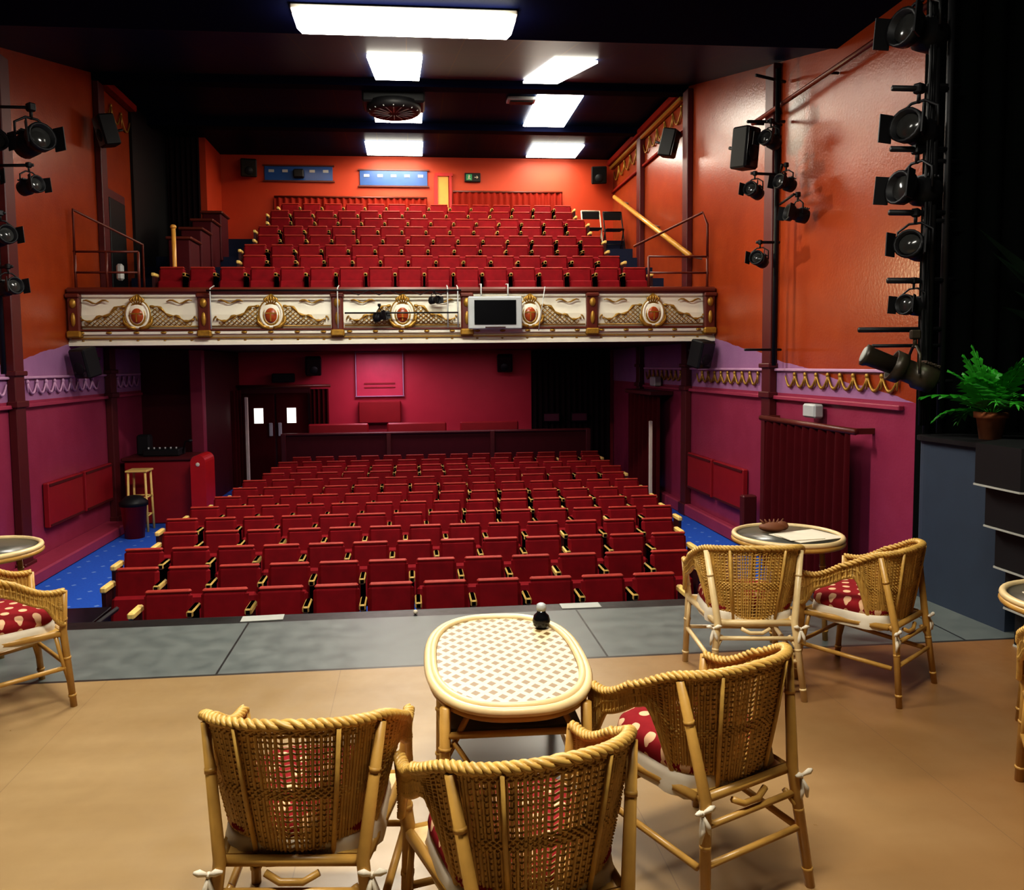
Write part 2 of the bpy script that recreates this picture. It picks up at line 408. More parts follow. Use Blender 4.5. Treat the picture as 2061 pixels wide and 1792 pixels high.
for i in range(5):
    cx = (posts[i]+posts[i+1])/2; hw = (posts[i+1]-posts[i])/2-.1
    mb.tube([(cx-hw, YP(2.25), 2.25), (cx+hw, YP(2.25), 2.25)], .010, m_gold, 5)
    def ring(rx, rz, r, m, cz=2.43):
        mb.tube([(cx+rx*cos(t*PI/12), YP(2.43)-.03, cz+rz*sin(t*PI/12)) for t in range(24)], r, m, 6, closed=True)
    mb.ell((cx, YP(2.43)-.02, 2.42), (.145, .04, .18), m_cream, 20, 8)
    ring(.15, .185, .020, m_cream, 2.42); ring(.105, .13, .020, m_gold, 2.40); ring(.18, .21, .010, m_gold, 2.42)
    mb.ell((cx, YP(2.43)-.05, 2.40), (.088, .04, .11), m_oval, 18, 8)
    mb.box((cx, YP(2.43)-.085, 2.43), (.17, .012, .016), m_gold); mb.box((cx, YP(2.43)-.085, 2.37), (.016, .012, .12), m_gold)
    for t in (-.07, -.035, 0, .035, .07):
        mb.tube([(cx+t*.7, YP(2.6)-.03, 2.565), (cx+t*1.3, YP(2.6)-.05, 2.66-abs(t)*.4), (cx+t*.4, YP(2.6)-.03, 2.71-abs(t)*.3)], [.024, .020, .01], m_gold, 6)
    mb.box((cx, YP(2.6)-.03, 2.56), (.18, .04, .035), m_gold, b=.01)
    for t in (-1, 1):
        mb.tube([(cx+t*.03, YP(2.3)-.03, 2.22), (cx+t*.12, YP(2.3)-.03, 2.24), (cx+t*.19, YP(2.3)-.03, 2.31), (cx+t*.2, YP(2.3)-.03, 2.4)], [.034, .034, .024, .01], m_gold, 6)
    def hh(u): return 2.31+.25*math.exp(-((u-.10)/.36)**2)+.022*sin(u*26)
    for sd in (-1, 1):
        for dr in (-1, 1):
            for j in range(-10, 26):
                seg = []
                for q in range(0, 26):
                    z = 2.265+q*.0125; u = .12+j*.075+dr*(z-2.265)*1.15
                    ok = .18 < u < .76 and z < hh(u)
                    if ok: seg.append((cx+sd*u, YP(z)-.004, z))
                if len(seg) > 1: mb.tube([seg[0], seg[-1]], .0065, m_gold, 4)
        mb.tube([(cx+sd*(.17+.036*q), YP(2.4)-.015, hh(.17+.036*q)+.01) for q in range(18)], [.016+.010*sin(q*1.9) for q in range(18)], m_gold, 6)
        sc = [(cx+sd*(.40+.045*q), YP(2.6)-.01, 2.605+.025*sin(q*1.1)) for q in range(9)]
        mb.tube(sc, [.006+.009*abs(sin(q*.8)) for q in range(9)], m_gold, 5)
        sc = [(cx+sd*(.80+.025*cos(q*.6)*(1-q*.08)), YP(2.4)-.01, 2.33+.04*sin(q*.6)*(1-q*.08)+.01*q) for q in range(9)]
        mb.tube(sc, .010, m_gold, 5)
mb.obj('balcony_front')
mb = MB(); mb.box((1.25, 11.80, 2.415), (.80, .07, .48), m_silver, b=.015); mb.box((1.25, 11.762, 2.42), (.62, .01, .36), m_screen)
mb.box((1.25, 11.87, 2.42), (.3, .08, .2), m_black); mb.box((1.25, 11.76, 2.20), (.3, .012, .02), m_seatdark)
mb.tube([(1.05, 11.84, 2.6), (1.05, 11.84, 2.84), (1.05, 12.1, 2.86)], .012, m_silver); mb.tube([(1.45, 11.84, 2.6), (1.45, 11.84, 2.84), (1.45, 12.1, 2.86)], .012, m_silver)
mb.obj('television_monitor')

# ------------------------------------------------------------------ lanterns / speakers
def lantern_into(mb, loc, yaw, pitch, s=1.0, doors=True, m=None):
    m = m or m_black
    X = Matrix.Translation(loc) @ Matrix.Rotation(yaw, 4, 'Z') @ Matrix.Rotation(pitch, 4, 'X') @ Matrix.Scale(s, 4)
    Y = X @ Matrix.Rotation(PI/2, 4, 'X')
    mb.lathe([(.05, -.16), (.10, -.14), (.105, -.02), (.085, .0), (.085, .08), (.115, .09), (.12, .17), (.10, .17), (.095, .10), (.01, .10)], (0, 0, 0), m, 16, Y)
    mb.lathe([(.001, .12), (.094, .12), (.08, .135), (.001, .14)], (0, 0, 0), m_glass, 16, Y)
    for k in range(4): mb.box((0, .03+.03*k, .105), (.14, .012, .02), m, X=X)
    Z = Matrix.Translation(loc) @ Matrix.Rotation(yaw, 4, 'Z') @ Matrix.Scale(s, 4)
    mb.tube([(-.14, 0, 0), (-.14, 0, .14), (-.05, 0, .2), (.05, 0, .2), (.14, 0, .14), (.14, 0, 0)], .011, m, 5, X=Z)
    mb.tube([(0, 0, .19), (0, 0, .29)], .015, m, 6, X=Z); mb.box((0, 0, .29), (.06, .07, .07), m, b=.01, X=Z)
    if doors:
        for sg in (-1, 1):
            mb.box((sg*.135, -.18, 0), (.01, .1, .2), m, R=Matrix.Rotation(sg*.4, 4, 'Z'), X=X)
def speaker(name, loc, rz, w=.26, h=.42, d=.24, tilt=.25):
    mb = MB(); R = Matrix.Rotation(rz, 4, 'Z') @ Matrix.Rotation(tilt, 4, 'X')
    mb.box((0, 0, 0), (w, d, h), m_black, R=R, b=.02)
    mb.box((0, -d/2-.004, 0), (w-.04, .012, h-.04), m_screen, b=.004, X=R)
    mb.lathe([(.09, 0), (.085, .008), (.03, .002), (.01, .01)], (0, 0, 0), m_black, 16, X=R @ Matrix.Translation((0, -d/2-.01, -.06)) @ Matrix.Rotation(PI/2, 4, 'X'))
    mb.tube([(0, d*.4, 0), (0, d*.5+.12, .06)], .02, m_black, 6, X=Matrix.Rotation(rz, 4, 'Z'))
    mb.obj(name, loc)
speaker('loudspeaker', (4.46, 13.55, 5.40), .9, .26, .46)
speaker('loudspeaker', (-4.6, 13.0, 5.30), -.9, .28, .46)
speaker('loudspeaker', (-4.62, 11.85, 1.74), -.5, .3, .42)
speaker('loudspeaker', (4.42, 11.85, 1.78), .5, .3, .42)
speaker('loudspeaker', (-2.17, 18.0, 1.66), .2, .34, .40)
speaker('loudspeaker', (2.12, 18.0, 1.68), -.2, .34, .38)
speaker('loudspeaker', (-3.45, 18.05, 5.98), .2, .34, .38)
speaker('loudspeaker', (4.3, 18.0, 5.9), -.2, .34, .38)
speaker('loudspeaker', (4.18, 9.75, 4.30), .5, .26, .50, tilt=.1)
mb = MB()
for xx in (3.56, 3.66): mb.tube([(xx, 5.2, 1.14), (xx, 5.2, 5.06)], .024, m_black, 8)
for z, yaw, s in ((3.84, 1.3, 1.05), (3.20, 1.1, .95), (2.80, 1.4, .95), (2.42, .9, .8), (2.02, 1.2, .6)):
    mb.tube([(3.25, 5.2, z+.29*s), (3.7, 5.2, z+.29*s)], .02, m_black, 6)
    lantern_into(mb, (3.44, 5.2, z), -yaw, -.1, s)
mb.tube([(3.05, 5.2, 1.86), (3.66, 5.2, 1.86)], .018, m_black, 6); mb.tube([(3.15, 5.2, 1.75), (3.66, 5.2, 1.75)], .012, m_black, 6)
for z in (3.5, 3.0, 2.6, 2.2, 4.35, 1.5): mb.tube([(3.5, 5.2, z), (3.74, 5.2, z)], .015, m_black, 6)
for k in range(5):
    mb.tube([(3.5+.02*sin(j+k), 5.16, 1.2+j*.42) for j in range(9)], .012, m_black, 5)
mb.obj('stage_lantern_ladder')
mb = MB(); m_alu = M('worn_dark_metal', (.045, .034, .022), .4, .3)
lantern_into(mb, (3.36, 5.05, 1.56), -1.9, -.4, .9, doors=False, m=m_alu)
Xs = Matrix.Translation((3.36, 5.05, 1.56)) @ Matrix.Rotation(-1.9, 4, 'Z') @ Matrix.Rotation(-.4+PI/2, 4, 'X')
mb.lathe([(.06, .14), (.065, .30), (.075, .32), (.075, .34), (.01, .335)], (0, 0, 0), m_alu, 16, Xs); mb.lathe([(.001, .341), (.06, .341), (.05, .35), (.001, .352)], (0, 0, 0), m_tape, 16, Xs); mb.obj('stage_spotlight')
mb = MB()
mb.tube([(4.5, 9.55, 1.6), (4.5, 9.55, 5.2)], .03, m_black, 8)
for x, y, z, s, yw in ((4.2, 9.5, 3.72, .75, .9), (4.45, 9.2, 3.75, .75, 1.2), (4.5, 9.0, 3.35, .8, 1.5), (4.3, 9.55, 2.9, .75, .8), (4.35, 9.4, 4.3, .8, 1.0)):
    mb.tube([(4.55, 9.55, z+.29*s), (x-.05, y, z+.29*s)], .017, m_black, 6); lantern_into(mb, (x, y, z), -yw, -.2, s)
mb.tube([(4.1, 9.5, 4.55), (4.66, 9.7, 4.62)], .02, m_black, 6); mb.tube([(4.1, 9.5, 1.8), (4.66, 9.7, 1.8)], .016, m_black, 6)
mb.tube([(4.2, 9.5, 5.1), (4.66, 9.7, 5.1)], .02, m_black, 6)
mb.obj('stage_lantern_boom')
mb = MB()
mb.tube([(-4.55, 9.4, 1.6), (-4.55, 9.4, 5.0)], .03, m_black, 8)
for x, y, z, s, yw in ((-4.12, 9.4, 4.15, 1.3, .9), (-4.15, 9.35, 3.66, .8, 1.1), (-4.5, 9.3, 4.1, 1.0, .8), (-4.5, 9.2, 3.7, .8, .6), (-4.45, 9.3, 3.1, .9, .9), (-4.4, 9.3, 2.55, .8, 1.0)):
    mb.tube([(-4.6, 9.4, z+.29*s), (x+.05, y, z+.29*s)], .017, m_black, 6); lantern_into(mb, (x, y, z), yw, -.15, s)
mb.obj('stage_lantern_boom')
mb = MB(); mb.tube([(4.56, 6.6, 4.75), (4.56, 10.4, 4.8)], .028, m_brown, 8)
for y in (6.8, 8.5, 10.35): mb.tube([(4.69, y, 4.78), (4.56, y, 4.78)], .015, m_black, 6)
mb.obj('lighting_pipe')
mb = MB(); mb.tube([(-2.9, 11.8, 2.75), (.75, 11.8, 2.75)], .016, m_black, 6); mb.tube([(-.95, 11.78, 2.42), (.7, 11.78, 2.42)], .012, m_black, 6)
for x in (-2.85, -1.05, .55, .7): mb.tube([(x, 11.8, 2.2), (x, 11.8, 2.78), (x, 12.05, 2.84)], .010, m_silver, 6)
lantern_into(mb, (-.45, 11.8, 2.36), 1.2, -.3, .6); lantern_into(mb, (.35, 11.8, 2.60), .95, -.1, .5)
for x in (-.9, -.6, -.3, 0, .3): mb.tube([(x, 11.79, 2.75), (x+.15, 11.79, 2.68), (x+.3, 11.79, 2.75)], .006, m_black, 4)
mb.tube([(1.9, 11.8, 2.15), (2.0, 11.8, 2.8)], .008, m_silver, 5)
mb.obj('balcony_lighting_bar')
# ------------------------------------------------------------------ luminaires
m_tube = E('fluorescent_diffuser', (1, .99, .92), 26)
m_pan = E('ceiling_reflection_glow', (1, .95, .8), 18)  # emission imitating lamp reflections on the ceiling
def area(name, loc, sx, sy, p, col, rot=(0, 0, 0)):
    l = bpy.data.lights.new(name, 'AREA'); l.shape = 'RECTANGLE'; l.size = sx; l.size_y = sy; l.energy = p; l.color = col
    o = bpy.data.objects.new(name, l); o.location = loc; o.rotation_euler = rot; scene.collection.objects.link(o); return o
def fluoro(loc, length, p, col=(1, .95, .85)):
    mb = MB()
    mb.box((0, 0, .06), (length, .34, .05), m_white, b=.01)
    mb.box((0, 0, -.01), (length-.04, .42, .11), m_tube, b=.05)
    mb.obj('fluorescent_batten', loc)
    area('batten_light', (loc[0], loc[1], loc[2]-.08), length, .3, p, col)
fluoro((.0, 8.0, 4.965), 2.15, 230)
fluoro((.2, 1.6, 4.9), 2.0, 170, (1, .94, .82))  # this and the next: unseen battens added to light the stage
fluoro((-1.6, 3.6, 4.9), 2.0, 45, (1, .94, .82))
mb = MB()
SL = (CZ-5.08)/(13.5-8.56)
def slopez(y): return 5.08+(y-8.56)*SL
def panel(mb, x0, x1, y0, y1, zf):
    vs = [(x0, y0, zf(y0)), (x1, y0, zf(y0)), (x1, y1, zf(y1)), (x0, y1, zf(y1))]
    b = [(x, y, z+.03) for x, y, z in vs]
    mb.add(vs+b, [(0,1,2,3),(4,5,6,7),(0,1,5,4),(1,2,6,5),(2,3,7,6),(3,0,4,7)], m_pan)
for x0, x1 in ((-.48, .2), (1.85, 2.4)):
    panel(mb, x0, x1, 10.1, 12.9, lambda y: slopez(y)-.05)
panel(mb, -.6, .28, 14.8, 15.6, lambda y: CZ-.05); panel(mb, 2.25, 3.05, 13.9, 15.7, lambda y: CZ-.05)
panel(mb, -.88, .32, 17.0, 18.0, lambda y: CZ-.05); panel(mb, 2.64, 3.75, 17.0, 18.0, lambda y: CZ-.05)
mb.obj('ceiling_reflection_panels')  # glowing panels stand in for bright reflections in the glossy ceiling
area('balcony_house_light', (1.4, 15.4, CZ-.2), 2.6, 1.5, 50, (1, .82, .55))
area('rear_house_light', (0, 17.2, CZ-.2), 5, .6, 42, (1, .7, .45))
area('under_balcony_light_a', (-.75, 17.2, 1.93), .9, .4, 26, (1, .75, .95))
area('under_balcony_light_b', (.3, 16.2, 1.93), 4, .5, 38, (1, .8, .9))
area('under_balcony_light_c', (0, 13.6, 1.93), 5, .8, 48, (1, .8, .9))
def pt(name, loc, p, col, r=.15):
    l = bpy.data.lights.new(name, 'POINT'); l.energy = p; l.color = col; l.shadow_soft_size = r
    o = bpy.data.objects.new(name, l); o.location = loc; scene.collection.objects.link(o)
pt('stair_lamp', (-4.4, 14.6, 3.0), 10, (1, .35, .2), .06)
mb = MB(); mb.box((-.22, 14.0, 6.17), (1.05, .6, .24), m_black, b=.03)
mb.lathe([(.46, .12), (.46, .0), (.40, -.04), (.30, -.02), (.05, -.02)], (-.22, 14.0, 5.98), m_black, 28)
for k in range(16):
    a = 2*PI*k/16; mb.tube([(-.22+.1*cos(a), 14+.1*sin(a), 5.94), (-.22+.44*cos(a), 14+.44*sin(a), 5.96)], .010, m_silver, 4)
mb.obj('ceiling_fan_heater')
mb = MB(); mb.box((2.0, 14.2, CZ-.04), (.5, .25, .06), m_silver, b=.01); mb.box((2.0, 14.2, CZ-.08), (.4, .16, .03), m_black); mb.obj('ceiling_vent')

# ------------------------------------------------------------------ back wall upper
mb = MB()
for x0, x1, z0, z1 in ((-3.15, -1.67, 5.77, 6.07), (-1.07, .43, 5.68, 6.0)):
    mb.box(((x0+x1)/2, YB-.02, (z0+z1)/2), (x1-x0, .04, z1-z0), m_winb); mb.box(((x0+x1)/2, YB-.03, z1+.02), (x1-x0+.08, .05, .03), m_brown); mb.box(((x0+x1)/2, YB-.03, z0-.02), (x1-x0+.08, .05, .03), m_brown)
    for k in range(5): mb.box((x0+(x1-x0)*(k+.5)/5, YB-.045, (z0+z1)/2+.05), (.12, .01, .06), m_silver)
mb.box((-2.4, YB-.1, 5.9), (.22, .16, .18), m_black, b=.02)
mb.obj('projection_windows')
curtain('red_wall_curtain', (-2.95, YB-.08), (.42, YB-.08), 4.4, 5.4, 24, .03, m_curtr, m_brown)
curtain('red_wall_curtain', (1.0, YB-.08), (3.5, YB-.08), 4.4, 5.55, 18, .03, m_curtr, m_brown)
mb = MB(); mb.box((.62, YB-.035, 5.15), (.08, .058, 1.5), m_brightr); mb.box((.95, YB-.035, 5.15), (.06, .058, 1.5), m_brightr); mb.box((.8, YB-.035, 5.93), (.4, .058, .07), m_brightr)
mb.box((.78, YB-.02, 5.15), (.24, .02, 1.5), m_handr); mb.obj('door_balcony')
mb = MB(); mb.box((1.45, YB-.05, 5.87), (.36, .06, .2), m_black, b=.01); mb.box((1.37, YB-.085, 5.87), (.13, .01, .13), M('sign_green', (.02, .3, .12), .5))
mb.ell((1.37, YB-.092, 5.91), (.014, .004, .014), m_white, 8, 5); mb.tube([(1.37, YB-.092, 5.895), (1.365, YB-.092, 5.86), (1.345, YB-.092, 5.82)], .007, m_white, 4); mb.tube([(1.365, YB-.092, 5.86), (1.39, YB-.092, 5.84), (1.39, YB-.092, 5.82)], .007, m_white, 4)
mb.tube([(1.345, YB-.092, 5.875), (1.395, YB-.092, 5.885)], .005, m_white, 4)
mb.tube([(1.49, YB-.085, 5.87), (1.57, YB-.085, 5.87)], .008, m_white, 4); mb.tube([(1.54, YB-.085, 5.9), (1.57, YB-.085, 5.87), (1.54, YB-.085, 5.84)], .008, m_white, 4)
mb.obj('exit_sign')
def folding_chair(name, loc, m):
    mb = MB()
    for sx in (-.2, .2):
        mb.tube([(sx, -.22, 0), (sx, .12, .86)], .014, m, 6); mb.tube([(sx, .2, 0), (sx, -.12, .46)], .014, m, 6)
    mb.tube([(-.2, .12, .86), (.2, .12, .86)], .014, m, 6); mb.box((0, .09, .76), (.38, .02, .16), m_black, b=.008); mb.box((0, -.02, .45), (.38, .34, .025), m_black, b=.01)
    mb.tube([(-.2, -.17, .12), (.2, -.17, .12)], .01, m, 5); mb.obj(name, loc)
folding_chair('folding_chair', (3.9, 17.0, 4.07), m_white); folding_chair('folding_chair', (4.4, 17.1, 4.07), m_black)
mb = MB(); mb.tube([(4.45, 17.2, 5.25), (4.45, 12.45, 3.35)], .045, m_handr, 8)
for y, z in ((12.6, 3.4), (14.8, 4.28), (17.0, 5.15)): mb.tube([(4.7, y, z-.08), (4.45, y, z-.02)], .02, m_silver, 6)
mb.obj('wooden_handrail')
mb = MB()
for z in (2.82, 3.05, 3.3): mb.tube([(3.7, 12.2, z), (4.66, 12.2, z)], .016, m_brown, 6)
for x in (3.7, 4.64): mb.tube([(x, 12.2, 2.78), (x, 12.2, 3.3)], .02, m_brown, 6)
mb.tube([(3.75, 13.2, 3.6), (4.6, 12.3, 4.0), (4.64, 12.2, 3.8), (4.64, 12.2, 3.3)], .02, m_brown, 6)
mb.obj('balcony_guard_rail')
mb = MB()
for z in (2.82, 3.05, 3.35): mb.tube([(-4.86, 12.2, z), (-3.95, 12.2, z)], .016, m_brown, 6)
for x in (-4.84, -4.4, -3.95): mb.tube([(x, 12.2, 2.78), (x, 12.2, 3.35)], .02, m_brown, 6)
mb.tube([(-4.84, 12.2, 3.3), (-4.84, 12.2, 3.95), (-4.2, 13.2, 3.6), (-4.2, 13.2, 2.4)], .02, m_brown, 6)
mb.obj('balcony_guard_rail')
mb = MB(); mb.tube([(-3.72, 13.2, 2.66), (-3.72, 13.2, 3.85)], .035, m_handr, 8); mb.ell((-3.72, 13.2, 3.88), (.05, .05, .04), m_handr); mb.obj('stair_newel_post')
mb = MB()
for k in range(4): mb.box((-3.75+.0, 13.9+.75*k, 3.0+.28*k+.3), (.35, .6, .9), m_darkred, b=.02); mb.box((-3.75, 13.9+.75*k, 3.0+.28*k+.77), (.42, .66, .05), m_brown, b=.015)
mb.obj('stepped_stair_parapet')
mb = MB(); mb.box((XL+.06, 13.95, 3.55), (.06, .7, 1.75), m_black, b=.01); mb.box((XL+.03, 13.95, 3.6), (.04, .9, 1.95), m_pil); mb.obj('door_balcony_side')
mb = MB(); mb.box((-4.35, 12.6, 3.1), (.1, .1, .25), m_silver, b=.03); mb.lathe([(.05, 0), (.05, .3), (.02, .36), (.02, .42)], (-4.2, 12.7, 2.42), m_brightr, 12); mb.obj('fire_extinguisher')

# ------------------------------------------------------------------ back wall lower
mb = MB(); DY = YB-.03
mb.box((-3.05, DY-.05, .12), (1.56, .1, 2.14), m_pil, b=.01)
for sx in (-1, 1):
    mb.box((-3.05+sx*.37, DY-.12, .06), (.70, .05, 2.0), m_curt, b=.01)
    mb.box((-3.05+sx*.36-.0, DY-.15, .56), (.2, .015, .34), m_doorw)
    mb.box((-3.05+sx*.1, DY-.16, .25), (.08, .03, .3), m_silver, b=.01)
mb.obj('door_stalls_exit')
curtain('door_curtain', (-2.25, YB-.3), (-1.85, YB-.3), FZ, 1.15, 4, .05, m_curt)
curtain('door_curtain', (-3.84, YB-.9), (-3.7, YB-.6), FZ, 1.15, 3, .04, m_curt)
mb = MB(); mb.tube([(-3.84, YB-.35, 1.22), (-1.8, YB-.35, 1.22)], .035, m_brown, 8); mb.box((-2.85, YB-.15, 1.4), (.5, .1, .2), m_black, b=.02); mb.obj('curtain_rail')
simplebox('white_pole', (-3.60, YB-.75, FZ), (-3.53, YB-.68, 1.0), m_white, .01)
mb = MB(); mb.box((-.72, YB-.03, 1.46), (1.04, .058, 1.02), M('pink_panel', (.56, .035, .085), .5), b=.01)
for a, b, c, d in ((-.72, .96, 1.1, .02), (-.72, 1.96, 1.1, .02)): mb.box((a, YB-.07, b), (c, .03, d), mm)
for x in (-1.25, -.19): mb.box((x, YB-.07, 1.46), (.02, .03, 1.0), mm)
mb.box((-.72, YB-.07, 1.25), (.7, .02, .03), m_red); mb.box((-.72, YB-.07, 1.16), (.7, .02, .02), m_red)
mb.obj('hatch_panel')
simplebox('red_bench_back', (-1.2, YB-.2, .35), (-.25, YB-.02, .85), m_red, .02)
curtain('black_curtain_and_shade', (2.75, YB-.12), (4.6, YB-.12), FZ, 1.97, 14, .04, m_blackcurt)
mb = MB()
for x in (3.2, 3.85): mb.box((x, YB-.22, .42), (.4, .02, .22), m_screen, b=.004); mb.box((x, YB-.235, .42), (.34, .01, .16), M('poster_grey', (.10, .02, .04), .6))
mb.obj('framed_notice')
mb = MB(); mb.box((.55, 16.9, -.37), (6.5, .08, 1.16), m_darkred); mb.box((.55, 16.88, .23), (6.55, .14, .05), m_pil, b=.015)
for x in (-2.68, -.5, 1.7, 3.78): mb.box((x, 16.86, -.35), (.1, .12, 1.2), m_pil, b=.01)
mb.obj('rear_partition')
mb = MB()
for x in (-1.6, .1, 1.7):
    mb.box((x, 17.5, .15), (1.3, .08, .5), m_red, b=.03)
    for s in (-.6, .6): mb.box((x+s, 17.5, -.5), (.08, .3, .9), m_pil)
    mb.box((x, 17.35, -.3), (1.3, .4, .08), m_red, b=.02)
mb.obj('rear_bench')
curtain('exit_door_curtain', (XR-.22, 9.75), (XR-.22, 7.75), FZ, .9, 11, .05, m_curt)
mb = MB(); mb.tube([(XR-.22, 9.85, .93), (XR-.22, 7.65, .93)], .035, m_brown, 8); mb.box((XR-.1, 8.75, 1.08), (.12, .28, .16), m_silver, b=.02)
for y in (9.8, 7.7): mb.box((XR-.11, y, .93), (.22, .05, .06), m_brown)
mb.obj('exit_curtain_rail')
curtain('side_door_curtain', (XR-.4, 15.5), (XR-.2, 14.1), FZ, 1.05, 7, .05, m_curt)
mb = MB(); mb.box((XR-.22, 14.8, 1.1), (.43, 1.7, .07), m_pil, b=.01); mb.box((XR-.1, 14.7, 1.3), (.14, .3, .18), m_silver, b=.02); mb.obj('side_door_pelmet')
simplebox('white_curtain_edge', (XR-.42, 14.02, FZ), (XR-.36, 14.08, .6), m_white, .01)
for sx, x, dy in ((1, XR, -.25), (-1, XL, 0)):
    mb = MB()
    for y0, y1 in ((10.95+dy, 12.05+dy), (12.15+dy, 13.2+dy)):
        mb.box((x-sx*.05, (y0+y1)/2, -.16), (.08, y1-y0, .6), m_red, b=.012)
        for k in (-1, 1): mb.box((x-sx*.095, (y0+y1)/2, -.16+k*.27), (.015, y1-y0-.04, .03), m_pil)
    mb.obj('radiator_cover')
simplebox('low_red_box', (XR-.25, 6.5, FZ), (XR, 7.4, -.35), m_red, .02)
mb = MB(); mb.box((XR-.18, 10.3, -.5), (.2, .12, .7), m_pil, b=.02); mb.obj('fire_hose_post')
mb = MB(); mb.box((-4.22, 13.95, -.42), (1.1, .7, 1.06), m_red, b=.02); mb.box((-4.22, 13.95, .14), (1.16, .8, .06), m_pil, b=.015)
mb.obj('control_desk')
mb = MB(); mb.box((-4.2, 13.9, .23), (.6, .4, .12), m_black, b=.02); mb.box((-4.55, 14.0, .345), (.22, .2, .35), m_black, b=.03); mb.tube([(-3.9, 13.9, .2), (-3.85, 13.9, .4), (-3.75, 13.8, .42)], .015, m_black); mb.ell((-3.74, 13.78, .42), (.04, .04, .03), m_black)
for k in range(6): mb.tube([(-4.42+.09*k, 13.78, .29), (-4.42+.09*k, 13.78, .32)], .015, m_silver, 6)
mb.obj('mixing_console')
mb = MB(); mb.prism([(-.12, 0)]+[(.12*cos(PI-a*PI/10), 1.05+.12*sin(PI-a*PI/10)) for a in range(11)]+[(.12, 0)], -.3, .3, m_brightr, X=Matrix.Translation((-3.5, 13.6, FZ)) @ Matrix.Rotation(PI/2, 4, 'X'))
mb.ell((-3.5, 13.29, FZ+1.02), (.035, .012, .035), m_white, 10, 5); mb.obj('arched_end_panel')
mb = MB()
for sx in (-.13, .13):
    for sy in (-.13, .13): mb.tube([(sx*1.15, sy*1.15, 0), (sx, sy, .95)], .02, m_arm, 6)
for z in (.25, .55): 
    for s in (-.14, .14): mb.tube([(-.14, s, z), (.14, s, z)], .013, m_arm, 5); mb.tube([(s, -.14, z), (s, .14, z)], .013, m_arm, 5)
mb.box((0, 0, .97), (.34, .34, .035), m_arm, b=.01); mb.obj('bar_stool', (-4.36, 13.1, FZ))
mb = MB(); mb.lathe([(.14, 0), (.19, .5), (.2, .5), (.2, .52)], (0, 0, 0), m_brightr, 18); mb.lathe([(.21, .5), (.21, .56), (.12, .64), (.02, .66)], (0, 0, 0), m_black, 18); mb.obj('waste_bin', (-4.28, 12.55, FZ))
mb = MB()
mb.box((-2.95, 5.96, -.62), (.95, 1.2, .64), m_black, b=.01); mb.box((-2.95, 5.97, -.29), (1.0, 1.22, .03), m_screen, b=.005)
mb.tube([(-2.42, 5.45, -.27), (-2.38, 6.5, -.27)], .02, m_black, 5)
mb.obj('stage_hatch_platform')
for x, y, r in ((-1.0, 5.24, .05), (1.12, 5.24, .0)):
    mb = MB(); mb.box((x, y, .003), (.27, .11, .004), m_tape, R=r); mb.obj('gaffer_tape_strip')
mb = MB(); mb.ell((0, 5.2, .016), (.016, .016, .016), m_white, 8, 5); mb.obj('stage_marker_knob')

# ------------------------------------------------------------------ wicker chair
def sm(t): t = max(0, min(1, t)); return t*t*(3-2*t)
def rail(u):
    a = abs(u); sg = 1 if u >= 0 else -1
    if a <= .62:
        al = a/.62*PI/2; x = .27*sin(al)**.80; y = -.25*max(0, cos(al))**.80
    else:
        t = (a-.62)/.38; x = .27-.012*t; y = .22*t
    z = .748-.010*(min(a, .32)/.32)**2-.155*sm((a-.32)/.60)
    return sg*x, y, z
def shell(u, v, off=0):
    x, y, zt = rail(u); a = abs(u)
    zb = .36+(zt-.065-.36)*sm((a-.40)/.17)
    if a > .84: zb -= (zt-.065-.42)*sm((a-.84)/.14)
    z = zb+(zt-zb)*v
    s = .70+.30*max(0, min(1, (z-.34)/(zt-.34)))**.8
    if a > .62: s = 1-(1-s)*max(0, 1-(a-.62)/.2)
    yy = y*(.75+.25*(s-.7)/.3) if y < 0 else y
    xx = x*s
    n = Vector((xx, min(0, yy)*1.2, 0)); 
    if n.length > 0: n.normalize()
    return (xx+n.x*off, yy+n.y*off, z)
def leg(mb, pts, r, m):
    mb.tube(pts, r, m, 8)
    for i in range(len(pts)-1):
        a, b = Vector(pts[i]), Vector(pts[i+1]); L = (b-a).length; k = max(1, int(L/.16))
        for j in range(1, k+1):
            c = a.lerp(b, (j-.3)/k); d = (b-a).normalized()*.006
            mb.tube([c-d, c+d], r[0]*1.22, m, 8)
